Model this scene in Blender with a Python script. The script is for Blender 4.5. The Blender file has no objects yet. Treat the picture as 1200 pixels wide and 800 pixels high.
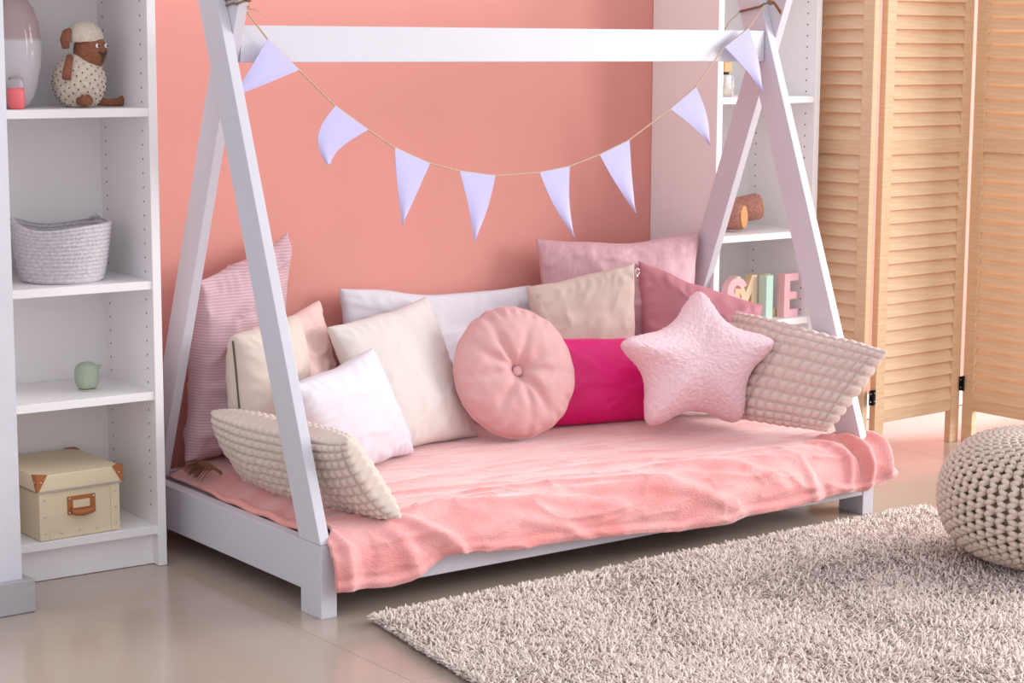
import bpy, math, random
import numpy as np
from mathutils import Vector, Matrix, noise

random.seed(7)
rng = np.random.default_rng(11)
scene = bpy.context.scene
C = scene.collection

# ------------------------------------------------------------------ camera
cam = bpy.data.cameras.new('camera')
cam.sensor_width = 36.0
cam.lens = 69.29
cam_ob = bpy.data.objects.new('camera', cam)
C.objects.link(cam_ob)
R_ = Vector((0.80537639, -0.59274421, 0.00481426))
U_ = Vector((0.08502022, 0.12354923, 0.98868961))
F_ = Vector((0.58663484, 0.79585796, -0.14989888))
M_ = Matrix((R_, U_, -F_)).transposed().to_4x4()
M_.translation = (-2.0625, -3.4697, 1.2044)
cam_ob.matrix_world = M_
scene.camera = cam_ob

# ------------------------------------------------------------------ light
w = bpy.data.worlds.new('world')
scene.world = w
w.use_nodes = True
w.node_tree.nodes['Background'].inputs[0].default_value = (0.93, 0.95, 1.0, 1)
w.node_tree.nodes['Background'].inputs[1].default_value = 1.0

def area(name, loc, target, sx, sy, power, col):
    l = bpy.data.lights.new(name, 'AREA')
    l.shape = 'RECTANGLE'; l.size = sx; l.size_y = sy; l.energy = power; l.color = col
    o = bpy.data.objects.new(name, l)
    C.objects.link(o)
    o.location = loc
    o.rotation_euler = (Vector(target) - Vector(loc)).to_track_quat('-Z', 'Y').to_euler()
    return o

area('window_daylight', (4.8, -1.9, 1.75), (0.6, -0.4, 0.7), 3.6, 2.2, 235, (1.0, 0.98, 0.96))

vs = scene.view_settings
vs.view_transform = 'Standard'
vs.look = 'None'
vs.exposure = 0.10
vs.gamma = 1.0
vs.use_curve_mapping = False

# ------------------------------------------------------------------ helpers
def srgb(r, g, b):
    f = lambda c: c / 12.92 if c <= 0.04045 else ((c + 0.055) / 1.055) ** 2.4
    return tuple(f(c / 255.0) for c in (r, g, b))

MATS = {}
def mat(name, col, rough=0.6, sheen=0.0, var=0.0, vscale=6.0, bump=0.0, bscale=200.0, stretch=(1, 1, 1),
        spec=0.5, col2=None, kind='noise', bdist=0.002, band='Z', **kw):
    if name in MATS: return MATS[name]
    m = bpy.data.materials.new(name); m.use_nodes = True
    nt = m.node_tree; N = nt.nodes; L = nt.links
    b = N['Principled BSDF']
    b.inputs['Roughness'].default_value = rough
    b.inputs['Specular IOR Level'].default_value = spec
    stint = kw.pop('stint', None)
    if sheen:
        b.inputs['Sheen Weight'].default_value = sheen
        b.inputs['Sheen Roughness'].default_value = 0.4
        b.inputs['Sheen Tint'].default_value = (tuple(stint) if stint else tuple(min(1, c * 1.3 + .15) for c in col)) + (1,)
    for k, v in kw.items():
        b.inputs[k].default_value = v
    tc = N.new('ShaderNodeTexCoord')
    mp = N.new('ShaderNodeMapping'); mp.inputs['Scale'].default_value = stretch
    L.new(tc.outputs['Object'], mp.inputs['Vector'])
    c2 = col2 if col2 else tuple(c * (1 - var) for c in col)
    if var or col2:
        if kind == 'wave':
            t = N.new('ShaderNodeTexWave'); t.inputs['Scale'].default_value = vscale
            t.bands_direction = band; t.inputs['Distortion'].default_value = 0.8; t.inputs['Detail Scale'].default_value = 2.0
            fac = t.outputs['Fac']
        else:
            t = N.new('ShaderNodeTexNoise'); t.inputs['Scale'].default_value = vscale
            t.inputs['Detail'].default_value = 5; fac = t.outputs['Fac']
        L.new(mp.outputs[0], t.inputs['Vector'])
        cr = N.new('ShaderNodeValToRGB')
        cr.color_ramp.elements[0].position = 0.3; cr.color_ramp.elements[1].position = 0.7
        cr.color_ramp.elements[0].color = tuple(c2) + (1,)
        cr.color_ramp.elements[1].color = tuple(col) + (1,)
        L.new(fac, cr.inputs[0]); L.new(cr.outputs[0], b.inputs['Base Color'])
    else:
        b.inputs['Base Color'].default_value = tuple(col) + (1,)
    if bump:
        t2 = N.new('ShaderNodeTexNoise'); t2.inputs['Scale'].default_value = bscale
        t2.inputs['Detail'].default_value = 3
        L.new(mp.outputs[0], t2.inputs['Vector'])
        bp = N.new('ShaderNodeBump'); bp.inputs['Strength'].default_value = bump
        bp.inputs['Distance'].default_value = bdist
        L.new(t2.outputs['Fac'], bp.inputs['Height']); L.new(bp.outputs[0], b.inputs['Normal'])
    MATS[name] = m
    return m

class MB:
    """collects geometry for ONE mesh object"""
    def __init__(s): s.v = []; s.f = []
    def add(s, v, f):
        o = len(s.v)
        s.v.extend([tuple(map(float, p)) for p in v])
        s.f.extend([tuple(int(i) + o for i in q) for q in f])
        return s
    def box(s, a, b, bev=0.0):
        (x0, y0, z0), (x1, y1, z1) = a, b
        if bev <= 0:
            v = [(x, y, z) for z in (z0, z1) for y in (y0, y1) for x in (x0, x1)]
            f = [(0, 2, 3, 1), (4, 5, 7, 6), (0, 1, 5, 4), (2, 6, 7, 3), (0, 4, 6, 2), (1, 3, 7, 5)]
            return s.add(v, f)
        import bmesh
        bm = bmesh.new(); bmesh.ops.create_cube(bm, size=1)
        for q in bm.verts:
            q.co = Vector(((x0 + x1) / 2 + q.co.x * (x1 - x0), (y0 + y1) / 2 + q.co.y * (y1 - y0), (z0 + z1) / 2 + q.co.z * (z1 - z0)))
        bmesh.ops.bevel(bm, geom=list(bm.edges), offset=bev, segments=2, affect='EDGES', profile=0.5)
        bm.verts.index_update()
        s.add([q.co[:] for q in bm.verts], [[q.index for q in fc.verts] for fc in bm.faces])
        bm.free(); return s
    def hexa(s, p):   # 8 points: 4 bottom loop, 4 top loop
        return s.add(p, [(3, 2, 1, 0), (4, 5, 6, 7), (0, 1, 5, 4), (1, 2, 6, 5), (2, 3, 7, 6), (3, 0, 4, 7)])
    def ell(s, c, r, seg=20, ring=12, zmin=None, rot=None):
        v = []; f = []
        for i in range(ring + 1):
            th = math.pi * i / ring
            for j in range(seg):
                ph = 2 * math.pi * j / seg
                p = Vector((r[0] * math.sin(th) * math.cos(ph), r[1] * math.sin(th) * math.sin(ph), r[2] * math.cos(th)))
                if zmin is not None: p.z = max(p.z, zmin)
                if rot is not None: p = rot @ p
                v.append(tuple(p + Vector(c)))
        for i in range(ring):
            for j in range(seg):
                k = (j + 1) % seg
                f.append((i * seg + j, (i + 1) * seg + j, (i + 1) * seg + k, i * seg + k))
        return s.add(v, f)
    def tube(s, pts, rad, sides=8, flat=None, cap=True):
        pts = [Vector(p) for p in pts]; n = len(pts)
        if not hasattr(rad, '__len__'): rad = [rad] * n
        v = []; f = []
        up = Vector((0, 0, 1)); prev = None
        for i, p in enumerate(pts):
            d = (pts[min(i + 1, n - 1)] - pts[max(i - 1, 0)])
            d = d.normalized() if d.length > 1e-9 else Vector((0, 0, 1))
            if prev is None:
                a = d.cross(up if abs(d.z) < 0.9 else Vector((1, 0, 0))).normalized()
            else:
                a = prev - d * prev.dot(d)
                a = a.normalized() if a.length > 1e-9 else d.orthogonal().normalized()
            prev = a; b = d.cross(a)
            for k in range(sides):
                t = 2 * math.pi * k / sides
                q = p + a * (math.cos(t) * rad[i]) + b * (math.sin(t) * rad[i] * (flat if flat else 1))
                v.append(tuple(q))
        for i in range(n - 1):
            for k in range(sides):
                m = (k + 1) % sides
                f.append((i * sides + k, i * sides + m, (i + 1) * sides + m, (i + 1) * sides + k))
        if cap:
            f.append(tuple(range(sides))[::-1]); f.append(tuple(range((n - 1) * sides, n * sides)))
        return s.add(v, f)
    def lathe(s, prof, c=(0, 0, 0), seg=40, fn=None):
        v = []; f = []; n = len(prof)
        for i, (r, z) in enumerate(prof):
            for j in range(seg):
                t = 2 * math.pi * j / seg
                dz = fn(t, r, z) if fn else 0
                v.append((c[0] + r * math.cos(t), c[1] + r * math.sin(t), c[2] + z + dz))
        for i in range(n - 1):
            for j in range(seg):
                k = (j + 1) % seg
                f.append((i * seg + j, i * seg + k, (i + 1) * seg + k, (i + 1) * seg + j))
        return s.add(v, f)
    def prism(s, poly, M, depth):   # poly 2d (x,z), extruded along +y, M 4x4
        n = len(poly)
        v = [tuple(M @ Vector((x, 0, z))) for x, z in poly] + [tuple(M @ Vector((x, depth, z))) for x, z in poly]
        f = [tuple(range(n)), tuple(range(2 * n - 1, n - 1, -1))]
        for i in range(n):
            k = (i + 1) % n
            f.append((i, i + n, k + n, k))
        return s.add(v, f)
    def build(s, name, material, parent=None, smooth=False, kind=None, angle=None):
        me = bpy.data.meshes.new(name)
        me.from_pydata(s.v, [], s.f); me.update()
        if material: me.materials.append(material)
        o = bpy.data.objects.new(name, me); C.objects.link(o)
        if parent: o.parent = parent
        if smooth:
            me.polygons.foreach_set('use_smooth', [True] * len(me.polygons))
            if angle:
                try: me.set_sharp_from_angle(angle=math.radians(angle))
                except Exception: pass
        if kind: o['kind'] = kind
        return o

def np_obj(name, V, Fq, material, parent=None, smooth=True, kind=None):
    me = bpy.data.meshes.new(name)
    V = np.asarray(V, dtype=np.float32); Fq = np.asarray(Fq, dtype=np.int32)
    k = Fq.shape[1]
    me.vertices.add(len(V)); me.vertices.foreach_set('co', V.ravel())
    me.loops.add(Fq.size); me.loops.foreach_set('vertex_index', Fq.ravel())
    me.polygons.add(len(Fq)); me.polygons.foreach_set('loop_start', np.arange(0, Fq.size, k, dtype=np.int32))
    me.update(calc_edges=True); me.validate()
    if smooth: me.polygons.foreach_set('use_smooth', np.ones(len(me.polygons), dtype=bool))
    me.materials.append(material)
    o = bpy.data.objects.new(name, me); C.objects.link(o)
    if parent: o.parent = parent
    if kind: o['kind'] = kind
    return o

def tag(o, label, cat, group=None):
    o['label'] = label; o['category'] = cat
    if group: o['group'] = group
    return o
def thing(name, label, cat, loc=(0, 0, 0), rotz=0.0, group=None):
    o = bpy.data.objects.new(name, None); C.objects.link(o)
    o.location = loc; o.rotation_euler = (0, 0, rotz)
    return tag(o, label, cat, group)
def struct(o):
    o['kind'] = 'structure'; return o
def like(src, name, parent, loc=None, rot=None):
    o = bpy.data.objects.new(name, src.data); C.objects.link(o); o.parent = parent
    if loc is not None: o.location = loc
    if rot is not None: o.rotation_euler = rot
    return o
def fbm(x, y, z, oct=3):
    return noise.fractal(Vector((x, y, z)), 1.0, 2.0, oct, noise_basis='PERLIN_ORIGINAL')

# ------------------------------------------------------------------ materials
M_white = mat('white_paint', srgb(213, 210, 219), 0.45, var=.03, vscale=4, bump=.15, bscale=40, stretch=(1, 1, 1))
M_shelf = mat('white_laminate', srgb(246, 242, 243), 0.4)
M_wall = mat('coral_paint', srgb(230, 158, 147), 0.75, var=.02, vscale=3, bump=.05, bscale=150)
M_pillar = mat('pillar_plaster', srgb(222, 220, 228), 0.7, var=.03, vscale=9, bump=.5, bscale=25, bdist=.004)
M_bbgrey = mat('grey_baseboard_paint', srgb(178, 174, 178), 0.5, var=.08, vscale=8, stretch=(1, 1, 8))
M_bbwhite = mat('white_baseboard_paint', srgb(240, 238, 236), 0.4)
M_grout = mat('grout', srgb(164, 148, 137), 0.6)
M_tile = mat('floor_tile', srgb(186, 168, 155), 0.16, var=.10, vscale=2.2, spec=.55)
M_pine = mat('pine_wood', srgb(232, 200, 165), 0.5, col2=srgb(218, 180, 140), vscale=5, stretch=(2, 2, 30))
M_slat = mat('pine_slat', srgb(236, 206, 173), 0.5, col2=srgb(222, 186, 148), vscale=5, stretch=(2, 40, 40))
M_black = mat('black_metal', (.01, .01, .01), 0.4, Metallic=0.8)
M_steel = mat('steel', (.7, .68, .66), 0.25, Metallic=1.0)
M_dark = mat('dark_hole', (.05, .045, .045), 0.9)

# ------------------------------------------------------------------ setting
WY = 0.9216
floor = struct(MB().box((-3.0, -5.2, -0.05), (5.2, WY + .1, -0.004)).build('floor', M_grout))
tx0, ty0, TS = -0.067 - 0.8 * 4, 0.35 - 0.8 * 7, 0.8
tile_src = None
for i in range(11):
    for j in range(9):
        x0 = tx0 + i * TS; y0 = ty0 + j * TS
        if x0 < -3.0 or x0 + TS > 5.3 or y0 < -5.3 or y0 > WY: continue
        y1 = min(y0 + TS, WY)
        if tile_src is None or y1 < y0 + TS - 1e-4:
            t = MB().box((.0005, .0005, -.006), (TS - .0005, y1 - y0 - .0005, 0), .0003).build('tile', M_tile, floor)
            t.location = (x0, y0, 0)
            if tile_src is None: tile_src = t
        else:
            like(tile_src, 'tile', floor, (x0, y0, 0))

struct(MB().box((-3.0, WY, 0), (5.2, WY + .1, 2.7)).build('wall_back', M_wall))
struct(MB().box((2.09, WY - .014, 0.001), (5.2, WY - .0005, .082), .003).build('baseboard_back', M_bbwhite))
struct(MB().box((-2.2, .425, 0), (-.484, WY - .001, 2.7)).build('wall_left', M_pillar))
bb = MB().box((-2.2, .405, 0.001), (-.463, .4245, .072), .002)
bb.box((-.4835, .4255, .001), (-.4665, .57, .072), .002)
struct(bb.build('baseboard_left', M_bbgrey))

# ------------------------------------------------------------------ bookcases
def bookcase(loc, rotz, label):
    t = thing('bookcase', label, 'bookcase', loc, rotz, 'white bookcases')
    W, D, H, th = .40, .28, 2.02, .0205
    MB().box((-W, 0, 0.001), (-W + th, D, H), .0008).build('side_panel', M_shelf, t)
    MB().box((-th, 0, 0.001), (0, D, H), .0008).build('side_panel', M_shelf, t)
    MB().box((-W + th, D - .006, .05), (-th, D - .001, H - .01)).build('back_panel', M_shelf, t)
    MB().box((-W + th, .003, H - .02), (-th, D - .007, H - .001)).build('top_panel', M_shelf, t)
    sh = MB().box((-W + th, .004, -.0095), (-th, D - .007, .0095), .0008).build('shelf', M_shelf, t)
    sh.location = (0, 0, .0865)
    for z in (.4010, .6560, 1.0460, 1.40, 1.72):
        like(sh, 'shelf', t, (0, 0, z))
    MB().box((-W + th, .03, .0015), (-th, .045, .0768)).build('plinth', M_shelf, t)
    h = MB()
    for y in (.037, D - .037):
        for sx, nx in ((-th - .0003, -1), (-W + th + .0003, 1)):
            z = .14
            while z < 1.98:
                if min(abs(z - s) for s in (.4010, .6560, 1.0460, 1.40, 1.72)) > .014:
                    r = .0026
                    h.add([(sx, y + r * math.cos(a), z + r * math.sin(a)) for a in [k * math.pi / 4 for k in range(8)]],
                          [tuple(range(8)) if nx > 0 else tuple(range(8))[::-1]])
                z += .032
    h.build('pin_holes', M_dark, t, kind='stuff')
    return t
bookcase((-.0642, .5878, 0), -.0254, 'white bookcase beside the white pillar, holding the basket and storage box')
bookcase((2.073, .640, 0), 0, 'white bookcase beside the folding screen, holding the wooden letters')

# ------------------------------------------------------------------ bed frame
L_, D_, PX, PY, HP, ZT, ZB = 1.664, .8768, .0385, .0852, .1594, .1578, .0511
bed = thing('teepee_bed', 'white wooden teepee-frame floor bed with crossed end legs', 'bed')
def post(x0, y0):
    MB().box((x0, y0, 0.0), (x0 + PX, y0 + PY, HP), .0015).build('post', M_white, bed)
for x0 in (0, L_ - PX):
    for y0 in (0, D_ - PY): post(x0, y0)
MB().box((PX, .002, ZB), (L_ - PX, .028, ZT), .0015).build('rail', M_white, bed)
MB().box((PX, D_ - .028, ZB), (L_ - PX, D_ - .002, ZT), .0015).build('rail', M_white, bed)
MB().box((.001, PY, ZB), (.029, D_ - PY, ZT), .0015).build('rail', M_white, bed)
MB().box((L_ - .029, PY, ZB), (L_ - .001, D_ - PY, ZT), .0015).build('rail', M_white, bed)
TOPZ = 1.46; LT = .0242          # legs are thinner than the posts and pass each other side by side
SLF, WF, SLB, WB = .3684, .0880, .3818, .0804
for x0 in (0.0, L_ - PX):
    for front in (True, False):
        xa = x0 if front else x0 + LT + .0004
        pts = []
        for z in (HP + .0008, TOPZ):
            ya, yb = (.001 + SLF * (z - HP), .001 + WF + SLF * (z - HP)) if front else (D_ - WB - SLB * (z - HP), D_ - SLB * (z - HP))
            pts += [(xa, ya, z), (xa + LT, ya, z), (xa + LT, yb, z), (xa, yb, z)]
        o = MB().hexa(pts).build('frame_leg', M_white, bed)
        bv = o.modifiers.new('b', 'BEVEL'); bv.width = .0012; bv.segments = 2
MB().box((LT * 2 + .002, .405, 1.158), (L_ - PX - .0015, .437, 1.239), .002).build('ridge_beam', M_white, bed)
for k in range(9):
    x = .12 + k * .175
    MB().box((x, .029, .078), (x + .07, D_ - .029, .092)).build('slat', M_white, bed)
MB().box((.93, .30, 0.0), (.968, .34, .0775)).build('centre_foot', M_white, bed)

# mattress
M_mat = mat('mattress_ticking', srgb(196, 186, 186), 0.9, var=.06, vscale=30)
tag(MB().box((.042, .032, .093), (L_ - .042, D_ - .032, .156), .02).build('mattress', M_mat, None, True), 'thin grey mattress under the pink blanket', 'mattress')

# ------------------------------------------------------------------ blanket
M_blanket = mat('plush_blanket', srgb(240, 178, 175), 0.85, sheen=1.0, stint=(1, .93, .94), col2=srgb(230, 142, 139), vscale=13, bump=.7, bscale=260, bdist=.003, stretch=(.55, 1, 1))
hemx = [0.0, .037, .103, .18, .225, .265, .31, .344, .424, .507, .591, .678, .766, .856, .989, 1.127, 1.203, 1.318, 1.446, 1.506, 1.59, 1.64, 1.675, 1.705, 1.74, 1.8]
hemz = [.070, .066, .063, .056, .060, .074, .092, .105, .095, .085, .086, .082, .077, .070, .057, .053, .065, .064, .073, .078, .072, .080, .096, .122, .150, .16]
def smooth(a, b, x):
    t = np.clip((x - a) / (b - a), 0, 1); return t * t * (3 - 2 * t)
def make_blanket():
    NX, NT = 340, 240
    top_z = .190
    xs = np.linspace(0, 1, NX); ts = np.linspace(0, 1, NT)
    ry, rz = .090, .085
    yb, yf = .795, -.032
    V = np.zeros((NX, NT, 3))
    # ridges: (x, t) polylines given in (x, path coordinate q) where q = distance forward from the back edge
    for i, s in enumerate(xs):
        zz = None
        for j, t in enumerate(ts):
            pass
    S, T = np.meshgrid(xs, ts, indexing='ij')
    top_len = yb - (yf + ry)
    arc_len = math.pi / 2 * (ry + rz) / 2
    x_top = .046 + S * (1.735 - .046)
    hz = np.interp(x_top, hemx, hemz)
    drop = (top_z - rz) - hz
    total = top_len + arc_len + drop
    q = T * total
    y = np.where(q < top_len, yb - q, 0.0)
    a = np.clip((q - top_len) / arc_len, 0, 1) * math.pi / 2
    y = np.where(q >= top_len, yf + ry - ry * np.sin(a), y)
    z = np.where(q < top_len, top_z, top_z - rz + rz * np.cos(a))
    z = np.where(q > top_len + arc_len, top_z - rz - (q - top_len - arc_len), z)
    ny = np.where(q < top_len, 0, -np.sin(a)); nz = np.where(q < top_len, 1, np.cos(a))
    # front part starts further left (beside the post)
    fr = smooth(top_len + arc_len * .15, top_len + arc_len * .5, q)
    x0 = .046 - .032 * fr
    x = x0 + S * (1.735 - x0)
    # left side sinks towards the side rail
    zl = .028 * (1 - smooth(.045, .16, x)) ** 2 * smooth(.06, .2, y)
    z = z - zl
    # right side rounds over the end rail
    rr = .075; xr = 1.622
    ang = np.clip((x - xr) / rr, 0, 1.6)
    over = x > xr
    xx = np.where(over, xr + rr * np.sin(np.minimum(ang, math.pi / 2)) * (1 - .75 * smooth(.3, .55, y)), x)
    zdrop = np.where(over, rr * (1 - np.cos(np.minimum(ang, math.pi / 2))), 0)
    z = np.where(over, np.maximum(z - zdrop * (z - .06) / .13, .07), z)
    y = np.where(over & (q > top_len), y + (yf + ry - y) * .25 * (ang / 1.6) ** 2, y)
    nx = np.where(over, np.sin(np.minimum(ang, 1.57)), 0)
    # wrinkles
    d = np.zeros_like(x)
    for i in range(NX):
        for j in range(NT):
            X = x[i, j]; Q = q[i, j]
            n1 = fbm(X * 2.3 + Q * 1.5, Q * 7.0 - X * 1.2, 3.1, 3)
            n2 = 1 - abs(fbm(X * 3.2 - Q * 2.5, Q * 9.0 + X * 1.0, 9.7, 2)) * 2.2
            n3 = 1 - abs(fbm(X * 7.5 + Q * 6.0, Q * 15.0 - X * 3.0, 21.7, 2)) * 2.4
            d[i, j] = .0070 * n1 + .006 * max(n2, 0) ** 3 + .0028 * max(n3, 0) ** 3
    front = smooth(top_len - .12, top_len + .05, q)
    d = d * (.42 + .75 * front)
    def ridge(pts, w, h):
        nonlocal d
        P = np.array(pts, float)
        best = np.full(x.shape, 9.0); sel = np.zeros_like(x)
        n = len(P) - 1
        for k in range(n):
            A, B = P[k], P[k + 1]; AB = B - A
            u = np.clip(((x - A[0]) * AB[0] + (q - A[1]) * AB[1]) / (AB @ AB), 0, 1)
            dist = np.hypot(x - A[0] - u * AB[0], q - A[1] - u * AB[1])
            m = dist < best
            best = np.where(m, dist, best); sel = np.where(m, (k + u) / n, sel)
        d = d + h * np.exp(-(best / w) ** 2) * np.sqrt(np.clip(np.sin(np.clip(sel * .8 + .1, 0, 1) * math.pi), 0, 1))
    tl = top_len
    ridge([(.20, tl + .02), (.26, tl + .075), (.32, tl + .12), (.355, tl + .17)], .016, .016)
    ridge([(.17, tl + .06), (.20, tl + .12), (.22, tl + .17)], .022, .013)
    ridge([(.23, tl + .10), (.29, tl + .15), (.33, tl + .18)], .013, -.012)
    ridge([(.035, tl + .02), (.05, tl + .09), (.045, tl + .20)], .014, .012)
    ridge([(.085, tl + .04), (.10, tl + .11), (.09, tl + .17)], .020, -.012)
    ridge([(.30, tl - .02), (.48, tl + .03), (.62, tl + .05), (.80, tl + .10)], .016, .011)
    ridge([(.46, tl - .06), (.66, tl - .02), (.86, tl + .02), (1.02, tl + .08)], .015, .009)
    ridge([(.40, tl + .12), (.50, tl + .09), (.62, tl + .12), (.70, tl + .17)], .014, .008)
    ridge([(.70, tl + .03), (.90, tl + .06), (1.05, tl + .10), (1.16, tl + .16)], .018, .011)
    ridge([(.30, tl - .16), (.45, tl - .13), (.60, tl - .10)], .014, .007)
    ridge([(.75, tl - .15), (.95, tl - .12), (1.15, tl - .05)], .016, .006)
    ridge([(1.0, tl - .02), (1.2, tl + .04), (1.32, tl + .12)], .018, .009)
    # gathered pleats at the far front corner
    ridge([(1.50, tl - .02), (1.55, tl + .06), (1.54, tl + .15)], .014, .014)
    ridge([(1.57, tl - .04), (1.605, tl + .05), (1.60, tl + .16)], .013, .020)
    ridge([(1.63, tl - .05), (1.66, tl + .03), (1.655, tl + .12)], .013, .020)
    ridge([(1.58, tl + .0), (1.585, tl + .12)], .008, -.012)
    ridge([(1.44, tl + .06), (1.46, tl + .17)], .012, -.008)
    ridge([(1.40, tl + .06), (1.42, tl + .17)], .016, .010)
    # bulge of the corner
    d = d + .022 * np.exp(-((x - 1.66) / .07) ** 2 - ((q - tl - .09) / .07) ** 2)
    # rolled hem
    hemd = (T - 1) * total
    d = d + .004 * np.exp(-((hemd + .012) / .007) ** 2) - .002 * np.exp(-((hemd + .026) / .005) ** 2)
    lim = np.where(front > .5, -.004, -.008)
    d = np.maximum(d, lim)
    V[..., 0] = xx + d * nx * .7
    V[..., 1] = y + d * ny
    V[..., 2] = z + d * np.maximum(nz, .0)
    idx = np.arange(NX * NT).reshape(NX, NT)
    F = np.stack([idx[:-1, :-1], idx[:-1, 1:], idx[1:, 1:], idx[1:, :-1]], -1).reshape(-1, 4)
    o = np_obj('blanket', V.reshape(-1, 3), F, M_blanket)
    sm = o.modifiers.new('thick', 'SOLIDIFY'); sm.thickness = .006; sm.offset = -1
    return tag(o, 'coral pink plush blanket draped over the mattress and front rail', 'blanket')
blanket = make_blanket()
hb = MB()
pts = [(.040, .60 - .48 * k / 24, .163 + .003 * math.sin(k * .9)) for k in range(25)]
hb.tube(pts, [.004 + .009 * min(1, k / 8) for k in range(25)], 8, flat=.6)
hb.build('hem_band', mat('blanket_underside', srgb(240, 166, 158), .9, sheen=.4, bump=.5, bscale=350), blanket, True)

# ------------------------------------------------------------------ pillows
def grid_faces(nu, nv, off=0, flip=False):
    idx = np.arange(nu * nv).reshape(nu, nv) + off
    q = np.stack([idx[:-1, :-1], idx[1:, :-1], idx[1:, 1:], idx[:-1, 1:]], -1).reshape(-1, 4)
    return q[:, ::-1] if flip else q
def pillow(name, corners, T, material, label, pinch=.06, wr=.006, seed=0, N=56, cells=None, cell_h=.005, q=.42, back=1.0, wscale=5.0, cat='pillow', edge=.003, sag=0.0, wob=.006, rid=.7):
    TL, TR, BR, BL = [np.array(c, float) for c in corners]
    if cells: NU, NV = cells[0] * 6 + 1, cells[1] * 6 + 1
    else: NU = NV = N + 1
    if cells:
        uc = np.linspace(-1, 1, NU); vc_ = np.linspace(-1, 1, NV)
        CA, CB = np.meshgrid(uc, vc_, indexing='ij')
        k9 = math.pi / 2 * .88
        u = np.sin(uc * k9) / math.sin(k9) * .7 + uc * .3; v = np.sin(vc_ * k9) / math.sin(k9)
    else:
        u = np.sin(np.linspace(-1, 1, NU) * math.pi / 2) * .5 + np.linspace(-1, 1, NU) * .5
        v = np.sin(np.linspace(-1, 1, NV) * math.pi / 2) * .5 + np.linspace(-1, 1, NV) * .5
    A, B = np.meshgrid(u, v, indexing='ij')
    a = A * (1 - pinch * (1 - B ** 2) ** 1.0); b = B * (1 - pinch * (1 - A ** 2) ** 1.0)
    b = b - sag * (1 - A ** 2) * (B > 0) * B
    wa = np.array([[fbm(A[i, 0] * 1.7 + seed * 2.2, B[0, j] * 1.7, seed + 5.5, 2) for j in range(NV)] for i in range(NU)])
    wb = np.array([[fbm(A[i, 0] * 1.7, B[0, j] * 1.7 + seed * 1.9, seed + 15.5, 2) for j in range(NV)] for i in range(NU)])
    a = a + wob * 5 * wa; b = b + wob * 5 * wb
    U = (a + 1) / 2; Vv = (b + 1) / 2
    P = (BL * ((1 - U) * (1 - Vv))[..., None] + BR * (U * (1 - Vv))[..., None] + TR * (U * Vv)[..., None] + TL * ((1 - U) * Vv)[..., None])
    n = np.cross((BR + TR - BL - TL), (TL + TR - BL - BR)); n /= np.linalg.norm(n)
    W = np.linalg.norm(TR - TL + BR - BL) / 2; Hh = np.linalg.norm(TL - BL + TR - BR) / 2
    h = T * ((1 - np.abs(A) ** 2.4) * (1 - np.abs(B) ** 2.4)) ** q
    nz = np.zeros_like(A); nz2 = np.zeros_like(A)
    for i in range(NU):
        for j in range(NV):
            x_, y_ = A[i, j] * W * .5, B[i, j] * Hh * .5
            nz[i, j] = fbm(x_ * wscale + seed * 3.7, y_ * wscale + seed * 1.3, seed, 3)
            nz2[i, j] = 1 - 2.0 * abs(fbm(x_ * wscale * 1.2 + seed, y_ * wscale * 1.8 - seed * 2.1, seed + 40.0, 2))
    wgt = np.clip(h / T, 0, 1) ** .6
    # puckers that run in from the seams
    ed = np.maximum(np.abs(A), np.abs(B))
    along = np.where(np.abs(A) > np.abs(B), B * Hh, A * W)
    puck = np.sin(along * 70 + nz * 14) * np.exp(-((ed - .88) / .12) ** 2)
    disp = wr * (1.2 * nz + rid * np.maximum(nz2, 0) ** 4) * wgt + edge * puck * wgt
    if cells:
        fx = np.abs((((CA + 1) / 2 * cells[0]) % 1.0) * 2 - 1)
        fy = np.abs((((CB + 1) / 2 * cells[1]) % 1.0) * 2 - 1)
        mx_ = np.maximum(fx, fy)
        disp = disp + cell_h * (.55 * (1 - mx_) + .45 * np.minimum((1 - mx_) / .34, 1)) * np.clip(h / T * 3, .35, 1)
    jit = .3 * wr * nz
    front = P + n * (h + disp)[..., None]
    bk = P - n * (h * back + disp * .7)[..., None]
    if cells:
        f0 = P + n * h[..., None]
        nn = np.cross(np.gradient(f0, axis=0), np.gradient(f0, axis=1)); nn /= np.linalg.norm(nn, axis=2)[..., None] + 1e-12
        front = f0 + nn * disp[..., None]
        b0 = P - n * (h * back)[..., None]
        nb = -np.cross(np.gradient(b0, axis=0), np.gradient(b0, axis=1)); nb /= np.linalg.norm(nb, axis=2)[..., None] + 1e-12
        bk = b0 + nb * (disp * .8)[..., None]
        rimm = (np.abs(CA) > .9999) | (np.abs(CB) > .9999)
        bk[rimm] = front[rimm]
    Vt = np.concatenate([front.reshape(-1, 3), bk.reshape(-1, 3)])
    F = np.concatenate([grid_faces(NU, NV), grid_faces(NU, NV, NU * NV, True)])
    o = np_obj(name, Vt, F, material, smooth=not cells)
    import bmesh
    bm = bmesh.new(); bm.from_mesh(o.data); bmesh.ops.remove_doubles(bm, verts=bm.verts, dist=1e-5)
    bm.to_mesh(o.data); bm.free()
    return tag(o, label, cat, 'pillows heaped on the bed')

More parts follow.
